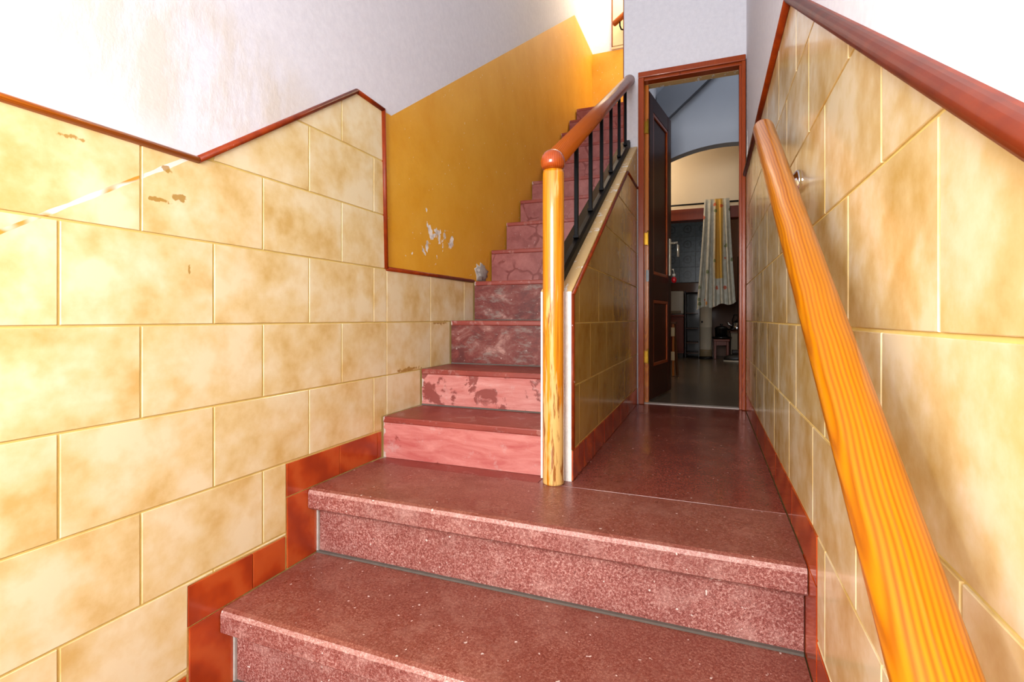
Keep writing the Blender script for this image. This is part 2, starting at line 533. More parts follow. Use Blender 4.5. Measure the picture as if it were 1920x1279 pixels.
def bm_box(bm, a, b, bev=0.0, mi=0):
    x0, y0, z0 = a; x1, y1, z1 = b
    r = bmesh.ops.create_cube(bm, size=1)
    vs_ = r['verts']
    for v in vs_:
        v.co = Vector(((x0 + x1) / 2 + v.co.x * (x1 - x0), (y0 + y1) / 2 + v.co.y * (y1 - y0), (z0 + z1) / 2 + v.co.z * (z1 - z0)))
    fs = {f for v in vs_ for f in v.link_faces}
    for f in fs: f.material_index = mi
    if bev:
        es = {e for v in vs_ for e in v.link_edges}
        bmesh.ops.bevel(bm, geom=list(es), offset=bev, segments=2, affect='EDGES', profile=0.5)

def box(name, a, b, mat, parent=None, bev=0.0):
    """box with its own origin at its centre"""
    c = [(p + q) / 2 for p, q in zip(a, b)]
    bm = bmesh.new()
    bm_box(bm, [p - k for p, k in zip(a, c)], [q - k for q, k in zip(b, c)], bev)
    return new_obj(name, bm, mat, parent, T(*c))

def ring(bm, centre, u, v, ru, rv, n):
    return [bm.verts.new(centre + u * (ru * math.cos(2 * math.pi * i / n)) + v * (rv * math.sin(2 * math.pi * i / n))) for i in range(n)]

def bm_tube(bm, pts, rad, n=14, cap=True, flat_=1.0, up=None):
    pts = [Vector(p) for p in pts]
    rads = rad if isinstance(rad, (list, tuple)) else [rad] * len(pts)
    rings = []
    for i, p in enumerate(pts):
        d = (pts[min(i + 1, len(pts) - 1)] - pts[max(i - 1, 0)]).normalized()
        upv = Vector(up) if up else (Vector((0, 0, 1)) if abs(d.z) < 0.9 else Vector((0, 1, 0)))
        u = d.cross(upv).normalized()
        w = u.cross(d).normalized()
        rings.append(ring(bm, p, u, w, rads[i], rads[i] * flat_, n))
    for a, b in zip(rings, rings[1:]):
        for i in range(n):
            bm.faces.new((a[i], a[(i + 1) % n], b[(i + 1) % n], b[i]))
    if cap:
        bm.faces.new(rings[0]); bm.faces.new(rings[-1][::-1])

def tube(name, pts, rad, mat, parent=None, n=14, flat_=1.0, up=None):
    bm = bmesh.new()
    bm_tube(bm, pts, rad, n, True, flat_, up)
    return new_obj(name, bm, mat, parent, None, True)

def bm_lathe(bm, prof, n=24):
    rows = []
    for r, z in prof:
        rows.append([bm.verts.new((max(r, 1e-4) * math.cos(2 * math.pi * i / n), max(r, 1e-4) * math.sin(2 * math.pi * i / n), z)) for i in range(n)])
    for a, b in zip(rows, rows[1:]):
        for i in range(n):
            bm.faces.new((a[i], a[(i + 1) % n], b[(i + 1) % n], b[i]))
    bm.faces.new(rows[0][::-1]); bm.faces.new(rows[-1])

def lathe(name, prof, mat, parent, M4, n=24):
    bm = bmesh.new(); bm_lathe(bm, prof, n)
    return new_obj(name, bm, mat, parent, M4, True)

def axis_matrix(a, b):
    """frame at a whose Z runs to b"""
    a, b = Vector(a), Vector(b)
    q = (b - a).normalized().to_track_quat('Z', 'Y')
    return Matrix.Translation(a) @ q.to_matrix().to_4x4(), (b - a).length

def clip_rect(poly, x0, x1, y0, y1):
    def clip(p, inside, cut):
        out = []
        for i in range(len(p)):
            a, b = p[i - 1], p[i]
            ia, ib = inside(a), inside(b)
            if ia != ib: out.append(cut(a, b))
            if ib: out.append(b)
        return out
    def cx(c): return lambda a, b: (c, a[1] + (b[1] - a[1]) * (c - a[0]) / (b[0] - a[0]))
    def cy(c): return lambda a, b: (a[0] + (b[0] - a[0]) * (c - a[1]) / (b[1] - a[1]), c)
    p = list(poly)
    for ins, cut in ((lambda q: q[0] >= x0, cx(x0)), (lambda q: q[0] <= x1, cx(x1)), (lambda q: q[1] >= y0, cy(y0)), (lambda q: q[1] <= y1, cy(y1))):
        if not p: return []
        p = clip(p, ins, cut)
    out = []
    for q in p:
        if not out or math.dist(q, out[-1]) > 1e-5: out.append(q)
    if len(out) > 1 and math.dist(out[0], out[-1]) < 1e-5: out.pop()
    return out

def parea(p):
    return 0.5 * sum(p[i - 1][0] * p[i][1] - p[i][0] * p[i - 1][1] for i in range(len(p)))

def wall_piece(name, poly, x_back, x_front, mat, parent, bev=0.0009):
    """poly in (y, z) made into a slab from x_back to x_front with an eased front edge"""
    cy = sum(p[0] for p in poly) / len(poly)
    cz = sum(p[1] for p in poly) / len(poly)
    if parea(poly) < 0: poly = poly[::-1]
    bm = bmesh.new()
    dx = x_front - x_back
    back = [bm.verts.new((0, y - cy, z - cz)) for y, z in poly]
    front = [bm.verts.new((dx, y - cy, z - cz)) for y, z in poly]
    n = len(poly)
    ff = bm.faces.new(front)
    bm.faces.new(back[::-1])
    for i in range(n):
        bm.faces.new((back[i], back[(i + 1) % n], front[(i + 1) % n], front[i]))
    if bev:
        bmesh.ops.bevel(bm, geom=list(ff.edges), offset=bev, segments=1, affect='EDGES', clamp_overlap=True)
    return new_obj(name, bm, mat, parent, T(x_back, cy, cz))

def tile_wall(dado, rows, joints, x_back, x_front, mat, parent, gap=0.0050):
    """rows: (z0, z1); joints(i): sorted joint positions of the row"""
    for i, (z0, z1) in enumerate(rows):
        js = joints(i)
        for a, b in zip(js, js[1:]):
            p = clip_rect(dado, a + gap / 2, b - gap / 2, z0 + gap / 2, z1 - gap / 2)
            if len(p) >= 3 and abs(parea(p)) > 1.2e-4:
                wall_piece('wall_tile', p, x_back, x_front, mat, parent)

def moulding(x_wall, out, line, wid, dep, mat, parent, name='moulding'):
    """half-round strip along a (y,z) polyline lying on the plane x = x_wall, standing out by out*dep; one object per straight run, mitred"""
    pts = [Vector(p) for p in line]
    nrm = []
    for a, b in zip(pts, pts[1:]):
        d = (b - a).normalized(); nrm.append(Vector((-d.y, d.x)))
    prof = [(-0.5, 0.0)] + [(-0.5 * math.cos(math.pi * q / 10), 0.25 + 0.75 * math.sin(math.pi * q / 10)) for q in range(11)] + [(0.5, 0.0)]
    def mitre(i):
        if i == 0: return nrm[0]
        if i == len(pts) - 1: return nrm[-1]
        m = (nrm[i - 1] + nrm[i]).normalized()
        return m / max(0.35, m.dot(nrm[i]))
    for i in range(len(pts) - 1):
        bm = bmesh.new()
        d = (pts[i + 1] - pts[i]).normalized() * 0.0008
        c = (pts[i] + pts[i + 1]) / 2
        secs = []
        for P, m in ((pts[i] + d, mitre(i)), (pts[i + 1] - d, mitre(i + 1))):
            sec = []
            for t, h in prof:
                q = P + m * (t * wid) - c
                sec.append(bm.verts.new((out * h * dep, q.x, q.y)))
            secs.append(sec)
        a, b = secs
        k = len(prof)
        for j in range(k):
            bm.faces.new((a[j], a[(j + 1) % k], b[(j + 1) % k], b[j]))
        bm.faces.new(a[::-1]); bm.faces.new(b)
        o = new_obj(name, bm, mat if not isinstance(mat, list) else mat[min(i, len(mat) - 1)], parent, T(x_wall, c.x, c.y))
        for f in o.data.polygons:
            f.use_smooth = len(f.vertices) == 4 and abs(f.normal.x) > 0.05

def plane_faces(bm, x, polys, dx):
    """closed slabs of (y, z) outlines between x and x + dx"""
    for poly, mi in polys:
        a = [bm.verts.new((x, y, z)) for y, z in poly]
        b = [bm.verts.new((x + dx, y, z)) for y, z in poly]
        n = len(poly)
        fs = [bm.faces.new(a), bm.faces.new(b[::-1])] + [bm.faces.new((a[i], b[i], b[(i + 1) % n], a[(i + 1) % n])) for i in range(n)]
        for f in fs: f.material_index = mi

# ------------------------------------------------------------ measures
XL, XR = -1.13, 0.193          # tile faces of left and right wall
XP0, XP1 = -0.505, -0.40       # stair side and corridor side of the parapet
TOP = 4.15                     # ceiling
YF, YB = -1.4, 5.22            # front and rear of the stair hall
YD = 3.10                      # wall with the door
NOSE = [(1.190, F), (0.897, -0.722), (0.590, -0.928), (0.283, -1.134), (-0.024, -1.340)]   # lower flight
STEP = [(1.562, -0.364), (1.830, -0.212), (2.090, -0.011), (2.342, 0.190), (2.560, 0.378), (2.783, 0.571), (3.022, 0.755), (3.250, 0.936),
        (3.490, 1.128), (3.735, 1.322), (3.985, 1.518), (4.240, 1.715), (4.492, 1.912)]
LAND2 = STEP[-1][1]

# ------------------------------------------------------------ left wall
TB = 0.003
LOWL = []                      # bottom edge of the cream tiles on the left
def skirt_line(y_end, z_end):
    pts = [(YF, -1.24)]
    ys = [(n[0] - 0.083, n[1] + 0.10) for n in NOSE][::-1]   # from the front
    z = -1.24
    for (y, zz) in ys[1:]:
        pts += [(y, z), (y, zz)]
        z = zz
    pts += [(y_end, z_end)]
    return pts
low = skirt_line(1.560, F + 0.10)
dado_l = low + [(1.560, STEP[0][1]), (STEP[1][0] - 0.002, STEP[0][1]), (STEP[1][0] - 0.002, STEP[1][1]), (STEP[2][0] - 0.002, STEP[1][1]),
                (STEP[2][0] - 0.002, STEP[2][1]), (STEP[3][0] - 0.002, STEP[2][1]), (STEP[3][0] - 0.002, 0.181), (1.586, 0.181), (1.568, 0.770),
                (1.417, 0.776), (0.839, 0.372), (0.0, 0.38), (YF, -0.56)]
bm = bmesh.new()
xg = XL - TB
back = [(YF, -1.6), (STEP[3][0] + .02, -1.6), (STEP[3][0] + .02, 0.186), (1.586, 0.186), (1.566, 0.776), (1.417, 0.780), (0.839, 0.376), (0.0, 0.385), (YF, -0.55)]
plane_faces(bm, xg, [(back, 2)], -0.15)
plane_faces(bm, xg, [([(YF, -0.55), (0.0, 0.385), (0.839, 0.376), (1.417, 0.780), (1.566, 0.776), (1.626, 0.776), (4.453, 2.751), (YB + 0.1, 2.768), (YB + 0.1, TOP), (YF, TOP)], 0),
                     ([(1.586, 0.186), (STEP[3][0] + .02, 0.186), (STEP[3][0] + .02, -1.6), (YB + 0.1, -1.6), (YB + 0.1, 2.768), (4.453, 2.751), (1.626, 0.776), (1.566, 0.776)], 1)], -0.15)
wl = new_obj('wall_left', bm, [M['plaster'], M['yellow'], M['grout']])
tag(wl, 'left wall with cream marbled tile dado, worn white plaster and ochre painted band', 'wall', kind='structure')
z0 = -0.015
rowsL = [(z0 + 0.2 * k, z0 + 0.2 * (k + 1)) for k in range(-7, 4)]
P_ = 0.3155
def jl(i):
    base = 0.566 if (i % 2 == 1) else 0.712
    js = [base + P_ * k for k in range(-7, 4)]
    js = [j for j in js if j < 1.55] + [1.592, 1.912, 2.235, 2.55]
    return js
tile_wall(dado_l, rowsL, jl, xg, XL, M['tile_left'], wl)

tr1 = thing('trim_1', (XL, 0.84, 0.376), 'red-brown half-round moulding zigzagging along top of left tile dado', 'trim', kind='structure')
moulding(xg, 1, [(YF, -0.56), (0.0, 0.383), (0.839, 0.376), (1.417, 0.782), (1.568, 0.776), (1.586, 0.186)], 0.016, 0.014, [M['trim_orange'], M['trim_orange'], M['trim'], M['trim'], M['trim']], tr1)
moulding(xg, 1, [(1.588, 0.187), (2.336, 0.192)], 0.016, 0.014, M['trim'], tr1)

def stepped_skirt(name, label, xb, xf, y_last, joints_land):
    sk = thing(name, (xf, 1.2, F), label, 'skirting', kind='structure')
    g = 0.0025
    for k in range(len(NOSE) - 1):
        yu, zu = NOSE[k]; yl_, zl = NOSE[k + 1]
        # upright piece beside the riser, run of two pieces on the tread below
        wall_piece('baseboard_tile', [(yu - 0.080 + g, zl + 0.002), (yu + 0.07, zl + 0.002), (yu + 0.07, zu - 0.002), (yu - 0.080 + g, zu - 0.002)], xb, xf, M['skirt'], sk)
        a, b = yl_ - 0.083 + g, yu - 0.083 - g
        m = a + (b - a) * 0.62
        for p, q in ((a, m - g / 2), (m + g / 2, b)):
            wall_piece('baseboard_tile', [(p, zl + 0.002), (q, zl + 0.002), (q, zl + 0.096), (p, zl + 0.096)], xb, xf, M['skirt'], sk)
    js = [NOSE[0][0] - 0.083 + g] + joints_land + [y_last]
    for p, q in zip(js, js[1:]):
        wall_piece('baseboard_tile', [(p + g / 2, F + 0.002), (q - g / 2, F + 0.002), (q - g / 2, F + 0.096), (p + g / 2, F + 0.096)], xb, xf, M['skirt'], sk)
    return sk
stepped_skirt('baseboard_left', 'russet tile skirting stepping up the left wall beside the lower stairs', xg, XL + 0.001, 1.560, [1.333, 1.535])

# ------------------------------------------------------------ right wall
low = skirt_line(YD - 0.02, F + 0.10)
dado_r = low + [(YD - 0.02, 0.792), (1.432, 0.797), (YF, 0.797 - 0.68 * (1.432 - YF))]
xg2 = XR + TB
bm = bmesh.new()
plane_faces(bm, xg2, [([(YF, -1.6), (YD + 0.12, -1.6), (YD + 0.12, 0.80), (1.432, 0.80), (YF, 0.80 - 0.68 * (1.432 - YF))], 1),
                      ([(YF, 0.80 - 0.68 * (1.432 - YF)), (1.432, 0.80), (YD + 0.12, 0.80), (YD + 0.12, TOP), (YF, TOP)], 0)], 0.15)
wr = new_obj('wall_right', bm, [M['plaster'], M['grout']])
tag(wr, 'right wall with honey marbled tiles below white plaster', 'wall', kind='structure')
def jr(i):
    base = (0.562 if i % 2 == 1 else 0.724)
    if i == 5: base = 0.836 - 0.316
    return [base + 0.3165 * k for k in range(-7, 10)]
tile_wall(dado_r, rowsL[:-1] + [(rowsL[-1][0], rowsL[-1][1] + .05)], jr, xg2, XR, M['tile_right'], wr, 0.0048)
tr2 = thing('trim_2', (XR, 1.43, 0.8), 'broad red-brown half-round moulding sloping down along top of right tile dado', 'trim', kind='structure')
moulding(xg2, -1, [(YF, 0.806 - 0.68 * (1.432 - YF)), (1.432, 0.806), (YD - 0.022, 0.801)], 0.024, 0.020, [M['trim']], tr2)
bm = bmesh.new()
bmesh.ops.create_icosphere(bm, subdivisions=3, radius=1)
for v in bm.verts:
    n = 1 + 0.3 * math.sin(8 * v.co.z + 5 * v.co.y)
    v.co = Vector((v.co.x * 0.004, v.co.y * 0.035 * n, v.co.z * 0.085 * n))
new_obj('torn_plaster', bm, M['raw'], wr, T(xg2, 3.03, 0.93), True)
stepped_skirt('baseboard_right', 'russet tile skirting stepping up the right wall to the doorway', xg2, XR - 0.001, YD - 0.022, [1.42, 1.74, 2.06, 2.38, 2.70])

# ------------------------------------------------------------ parapet between stairs and corridor
def ptop(y): return 0.085 + 0.612 * (y - 1.545)
XPw = XP1 - TB
bm = bmesh.new()
ya, yb = 1.545, YD
A = [(XP0, ya, F), (XPw, ya, F), (XPw, yb, F), (XP0, yb, F)]
B = [(XP0, ya, ptop(ya)), (XPw, ya, ptop(ya)), (XPw, yb, ptop(yb)), (XP0, yb, ptop(yb))]
va = [bm.verts.new(p) for p in A]; vb = [bm.verts.new(p) for p in B]
f = bm.faces.new((vb[0], vb[1], vb[2], vb[3])); f.material_index = 0            # sloping top
f = bm.faces.new((va[0], va[1], vb[1], vb[0])); f.material_index = 1            # raw end
f = bm.faces.new((va[1], va[2], vb[2], vb[1])); f.material_index = 2            # corridor side
f = bm.faces.new((va[2], va[3], vb[3], vb[2])); f.material_index = 1
f = bm.faces.new((va[3], va[0], vb[0], vb[3])); f.material_index = 1
f = bm.faces.new(va[::-1]); f.material_index = 1
wm = new_obj('wall_middle', bm, [M['parapet_cap'], M['raw'], M['grout']])
tag(wm, 'low tiled parapet wall with sloping cream top beside the upper stairs', 'wall', kind='structure')
dado_m = [(1.552, F + 0.10), (YD - 0.005, F + 0.10), (YD - 0.005, 0.775), (2.70, 0.765), (1.552, 0.062)]
# painted triangle above the dado
wall_piece('painted_panel', [(2.70, 0.782), (YD, 0.795), (YD, ptop(YD) - 0.002), (2.72, ptop(2.72) - 0.012)], XPw, XP1 - 0.001, M['parapet_cap'], wm, 0)
def jm(i):
    base = 1.803 if i % 2 == 0 else 1.952
    return [base + 0.3165 * k for k in range(-3, 6)]
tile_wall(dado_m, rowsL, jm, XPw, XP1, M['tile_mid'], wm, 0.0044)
tr3 = thing('trim_3', (XP1, 1.55, 0.08), 'thin red-brown moulding framing the tiles on the parapet corridor side', 'trim', kind='structure')
moulding(XPw, 1, [(1.548, F + 0.10), (1.548, 0.074), (2.70, 0.774), (YD - 0.005, 0.783)], 0.012, 0.010, M['trim'], tr3)
sk = thing('baseboard_middle', (XP1, 1.6, F), 'russet tile skirting along the parapet foot in the corridor', 'skirting', kind='structure')
js = [1.548, 1.70, 1.87, 2.06, 2.26, 2.47, 2.70, 2.93, YD - 0.005]
for p, q in zip(js, js[1:]):
    wall_piece('baseboard_tile', [(p + .001, F + 0.002), (q - .001, F + 0.002), (q - .001, F + 0.096), (p + .001, F + 0.096)], XPw, XP1 + 0.001, M['skirt'], sk)

# ------------------------------------------------------------ wall with the door, partition, rear wall, ceilings
XW0 = -0.481
DX0, DX1 = -0.395, XR            # outer edges of the casing
ZD = 1.474
bm = bmesh.new()
bm_box(bm, (XW0, YD, F), (DX0 + 0.02, YD + 0.12, TOP))
bm_box(bm, (DX0 + 0.02, YD, ZD - 0.02), (XR + TB, YD + 0.12, TOP))
wb = new_obj('wall_back', bm, M['plaster'])
box('corner_bead', (XW0 - 0.005, YD - 0.002, ptop(YD) + 0.02), (XW0 - 0.0002, YD + 0.02, TOP - 0.001), M['trim'], wb, 0.001)
tag(wb, 'white plaster wall around and above the brown framed doorway', 'wall', kind='structure')
bm = bmesh.new()
bm_box(bm, (XW0, YD + 0.12, F), (-0.40, 4.45, TOP))
o = new_obj('wall_inner', bm, M['plaster']); tag(o, 'white partition wall along the upper part of the stairs', 'wall', kind='structure')
bm = bmesh.new()
bm_box(bm, (XL - TB, YB, LAND2 - 0.12), (1.3, YB + 0.1, 2.768), mi=1)
bm_box(bm, (XL - TB, YB, 2.768), (1.3, YB + 0.1, TOP), mi=0)
o = new_obj('wall_rear', bm, [M['plaster'], M['yellow']]); tag(o, 'sunlit rear wall of upper landing, white above ochre', 'wall', kind='structure')
o = box('ceiling', (XL - 0.15, YF, TOP), (1.3, YB + 0.1, TOP + 0.1), M['plaster']); tag(o, 'white plaster ceiling high over the stair hall', 'ceiling', kind='structure')
o = box('wall_upper', (1.2, 4.45, LAND2), (1.3, YB, TOP), M['plaster']); tag(o, 'white end wall of the upper landing, out of view', 'wall', kind='structure')
o = box('wall_landing', (-0.40, 4.35, LAND2 + 0.14), (1.3, 4.45, TOP), M['plaster']); tag(o, 'white front wall of the upper landing, out of view', 'wall', kind='structure')

# ------------------------------------------------------------ floors and stairs
def slab(name, a, b, mat, parent, r=0.012):
    return box(name, a, b, mat, parent, r)

floor = thing('floor', (-0.5, 1.3, F), 'polished red terrazzo landing floor running to the doorway', 'floor', kind='structure')
def nosed(name, x0, x1, y0, y1, ztop, th, parent, mats):
    """slab with a rounded nosing; front and top have their own material"""
    bm = bmesh.new()
    prof = [(y1, ztop - th), (y0 + 0.006, ztop - th), (y0, ztop - th + 0.006), (y0, ztop - 0.014), (y0 + 0.004, ztop - 0.004), (y0 + 0.014, ztop), (y1, ztop)]
    cx, cy = (x0 + x1) / 2, (y0 + y1) / 2
    L = [bm.verts.new((x0 - cx, y - cy, z - ztop)) for y, z in prof]
    R = [bm.verts.new((x1 - cx, y - cy, z - ztop)) for y, z in prof]
    n = len(prof)
    for i in range(n):
        f = bm.faces.new((L[i], L[(i + 1) % n], R[(i + 1) % n], R[i]))
        f.material_index = {1: 1, 2: 1, 3: 2}.get(i, 0)
    bm.faces.new(L[::-1]); bm.faces.new(R)
    return new_obj(name, bm, mats, parent, T(cx, cy, ztop))
X0, X1 = XL, XR
nosed('floor_slab', X0 + .003, X1 - .003, NOSE[0][0], 1.495, F, 0.062, floor, [M['terr'], M['terr_front'], M['terr_worn']])
slab('floor_slab', (X0 + .003, 1.4975, F - 0.062), (XP0 + 0.005, 1.575, F - 0.001), M['tread'], floor, 0.001)
slab('floor_slab', (XP0 + .0075, 1.4975, F - 0.062), (X1 - .003, YD + 0.02, F), M['terr_corr'], floor, 0.001)

lower = thing('staircase', (-0.5, NOSE[1][0], NOSE[1][1]), 'wide lower flight of red terrazzo steps with thick nosings in the foreground', 'stairs')
for k in range(len(NOSE)):
    y, z = NOSE[k]
    if k:
        yb_ = NOSE[k - 1][0] + 0.044
        nosed('tread', X0 + .003, X1 - .003, y, yb_, z, 0.062, lower, [M['terr'], M['terr_front'], M['terr_worn']])
    if k < len(NOSE) - 1:
        zl = NOSE[k + 1][1]
        o = box('riser', (X0 + .003, y + 0.044, zl - 0.062), (X1 - .003, y + 0.10, z - 0.062), M['terr_front'], lower)
        box('mortar_joint', (XL + 0.0015, y + 0.037, zl + 0.0005), (XL + 0.008, y + 0.0435, z - 0.0695), M['patch'], lower)
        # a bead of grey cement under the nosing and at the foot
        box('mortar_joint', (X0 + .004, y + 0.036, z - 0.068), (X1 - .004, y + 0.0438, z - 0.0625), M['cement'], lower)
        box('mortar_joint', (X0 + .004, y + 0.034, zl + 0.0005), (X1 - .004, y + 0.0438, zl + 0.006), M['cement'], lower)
o = box('floor', (XL - 0.15, YF, -1.50), (XR + 0.15, NOSE[-1][0] - 0.0, -1.402), M['terr']); tag(o, 'red terrazzo entrance floor below the lower steps', 'floor', kind='structure')

upper = thing('staircase', (-0.8, STEP[0][0], F), 'narrow upper flight of worn red painted steps climbing beside the ochre wall', 'stairs')
mats = ['riser_pink', 'riser_patch', 'riser_damp', 'riser_damp'] + ['riser_red'] * 9
zprev = F
for k, (y, z) in enumerate(STEP):
    yn = STEP[k + 1][0] if k + 1 < len(STEP) else y + 0.30
    x1 = XP0 - 0.003 if y < YD else XW0 - 0.003
    x0 = XL + 0.004
    box('riser', (x0, y + 0.006, zprev + (0 if k else 0)), (x1, y + 0.05, z - 0.022), M[mats[k]], upper)
    box('tread', (x0, y, z - 0.022), (x1, yn + 0.006, z), M['tread'], upper, 0.004)
    if k:
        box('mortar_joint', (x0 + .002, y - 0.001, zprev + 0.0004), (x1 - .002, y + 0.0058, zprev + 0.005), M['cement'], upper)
    zprev = z
# rough cement patch where the plaster broke off at the fifth step
bm = bmesh.new()
bmesh.ops.create_icosphere(bm, subdivisions=3, radius=1)
for v in bm.verts:
    n = 1 + 0.35 * math.sin(9 * v.co.y + 3 * v.co.z) * math.cos(7 * v.co.z - 2 * v.co.y)
    v.co = Vector((v.co.x * 0.008, v.co.y * 0.075 * n, max(-0.045, v.co.z * 0.05 * n)))
new_obj('cement_patch', bm, M['patch'], wl, T(xg, 2.450, 0.242), True)
o = box('floor', (XL, STEP[-1][0] + 0.30, LAND2 - 0.12), (1.2, YB, LAND2), M['terr_corr']); tag(o, 'red floor of the upper landing at the head of the stairs', 'floor', kind='structure')
o = box('floor', (XW0 + .09, 4.45, LAND2 - 0.12), (1.2, STEP[-1][0] + 0.2985, LAND2), M['terr_corr']); tag(o, 'red floor strip of the upper landing behind the partition', 'floor', kind='structure')

# ------------------------------------------------------------ stair railing on the parapet
XRL = -0.455
rl = thing('stair_railing', (XRL, 1.52, F), 'stair railing with round yellow pine newel, red-brown handrail and black iron balusters', 'railing')
# newel: round post
RN = 0.0335
lathe('newel_post', [(RN * 0.97, 0.001), (RN, 0.006), (RN, 0.965), (RN * 0.98, 0.975)], M['newel'], rl, T(XRL + .003, 1.510, F), 28)
hz = lambda y: 0.645 + 0.600 * (y - 1.766)
a, b = (XRL + .002, 1.50, hz(1.50)), (XRL + .006, YD - 0.002, hz(YD - 0.002))
MM, L = axis_matrix(a, b)
bm = bmesh.new()
# rounded handrail: oval, a little flattened below
nseg = 18
prev = None
rings = []
for t in (0.0, L):
    rr = []
    for i in range(nseg):
        an = 2 * math.pi * i / nseg
        x, yv = 0.033 * math.cos(an), 0.031 * math.sin(an)
        rr.append(bm.verts.new((x, yv, t)))
    rings.append(rr)
for i in range(nseg):
    bm.faces.new((rings[0][i], rings[0][(i + 1) % nseg], rings[1][(i + 1) % nseg], rings[1][i]))
bm.faces.new(rings[0][::-1]); bm.faces.new(rings[1])
hr = new_obj('handrail', bm, M['rail_red'], rl, MM, True)
# glossy rounded cap where the handrail bends onto the newel
bm = bmesh.new()
bmesh.ops.create_uvsphere(bm, u_segments=24, v_segments=14, radius=1)
for v in bm.verts:
    r = 0.0385
    z = v.co.z * r * 1.05
    if v.co.z < -0.45:
        z = -0.45 * r * 1.05 - (abs(v.co.z) - 0.45) * 0.012
    v.co = Vector((v.co.x * r, v.co.y * r * 1.06, z))
cap = new_obj('handrail_end', bm, M['cap'], rl, T(XRL + .003, 1.502, hz(1.502) - 0.002), True)
tag(cap, 'glossy red-brown rounded handrail end')
# flat iron bar on the parapet top
y0, y1 = 1.585, YD - 0.003
bm = bmesh.new()
prof = [(-0.047, 0.002), (0.013, 0.002), (0.013, 0.030), (0.008, 0.046), (-0.008, 0.046), (-0.047, 0.034)]
s = [[bm.verts.new((x, y - y0, ptop(y) - ptop(y0) + h_)) for x, h_ in prof] for y in (y0, y1)]
k = len(prof)
for i in range(k):
    bm.faces.new((s[0][i], s[0][(i + 1) % k], s[1][(i + 1) % k], s[1][i]))
bm.faces.new(s[0][::-1]); bm.faces.new(s[1])
new_obj('bottom_rail', bm, M['iron'], rl, T(XRL, y0, ptop(y0)))
for y in (1.815, 2.055, 2.283, 2.520, 2.765, 2.985):
    zb, zt = ptop(y) + 0.046, hz(y) - 0.026
    bm = bmesh.new()
    bm_box(bm, (-0.0075, -0.0075, 0), (0.0075, 0.0075, zt - zb), 0.002)
    bm_box(bm, (-0.011, -0.011, 0.0), (0.011, 0.011, 0.010), 0.001)
    new_obj('baluster', bm, M['iron'], rl, T(XRL, y, zb))

# ------------------------------------------------------------ wall handrail in the foreground
XH = 0.135
p_hi = Vector((XH, 1.492, 0.507)); p_lo = Vector((XH, 0.397, -0.232))
dirv = (p_lo - p_hi).normalized()
p_end = p_hi + dirv * 2.1
wh = thing('wall_handrail', (XH, 1.0, 0.17), 'thick orange varnished wooden handrail sloping along the right tiled wall', 'handrail')
MM, L = axis_matrix(p_hi, p_end)
bm = bmesh.new()
R = 0.0255
prof = []
for i in range(7):
    an = math.pi / 2 * i / 6
    prof.append((R - 0.008 + 0.008 * math.sin(an), 0.008 - 0.008 * math.cos(an)))
prof = [(0.0, 0.0)] + prof + [(R, L * 0.5), (R, L - 0.006), (R - 0.006, L)]
bm_lathe(bm, prof, 32)
new_obj('rail', bm, M['rail'], wh, MM, True)
def bracket(y):
    t = (y - p_hi.y) / dirv.y
    c = p_hi + dirv * t
    zc = c.z - 0.075
    bm = bmesh.new()
    Rm = Matrix.Rotation(math.pi / 2, 4, 'Y')
    bm_lathe(bm, [(0.027, 0.0), (0.027, 0.004), (0.024, 0.008), (0.012, 0.016), (0.009, 0.024), (0.0085, 0.030)], 24)
    br = new_obj('bracket', bm, M['chrome'], wh, T(XR, y, zc) @ Matrix.Rotation(-math.pi / 2, 4, 'Y'), True)
    bm = bmesh.new()
    bm_tube(bm, [(XR - 0.028, y, zc), (XR - 0.045, y, zc + 0.004), (XH + 0.006, y, zc + 0.018), (XH, y, c.z - R * 0.9)], 0.0075, 12)
    new_obj('bracket_arm', bm, M['chrome'], br, None, True)
for y in (1.317, 0.12):
    bracket(y)

# ------------------------------------------------------------ door
d1 = thing('door_1', (-0.10, YD, F), 'open dark mahogany panelled door in a red-brown wooden frame at the corridor end', 'door', kind='structure')
cw = 0.034
def casing(name, a, b):
    return box(name, a, b, M['frame'], d1, 0.004)
casing('casing', (DX0, YD - 0.018, F + 0.001), (DX0 + cw, YD - 0.001, ZD - cw - 0.001))
casing('casing', (XR - 0.022, YD - 0.018, F + 0.001), (XR - 0.001, YD - 0.001, ZD - cw - 0.001))
casing('casing', (DX0, YD - 0.018, ZD - cw), (XR - 0.001, YD - 0.001, ZD))
# rebated frame inside the casing
box('jamb', (DX0 + 0.0205, YD, F + 0.001), (DX0 + 0.032, YD + 0.06, ZD - 0.05), M['frame'], d1, 0.002)
jam = box('jamb', (DX0 + 0.0205, YD + 0.061, F + 0.001), (DX0 + 0.053, YD + 0.083, ZD - 0.05), M['jamb'], d1, 0.002)
box('jamb', (XR - 0.034, YD, F + 0.001), (XR - 0.003, YD + 0.06, ZD - 0.05), M['frame'], d1, 0.002)
box('head', (DX0 + 0.0205, YD, ZD - 0.049), (XR - 0.003, YD + 0.06, ZD - 0.021), M['frame'], d1, 0.002)
box('head', (DX0 + 0.0205, YD + 0.061, ZD - 0.049), (XR - 0.003, YD + 0.12, ZD - 0.021), M['parapet_cap'], d1, 0.001)
box('threshold', (DX0 + 0.02, YD + 0.0205, F - 0.03), (XR - 0.003, YD + 0.075, F + 0.004), M['marble'], d1, 0.003)
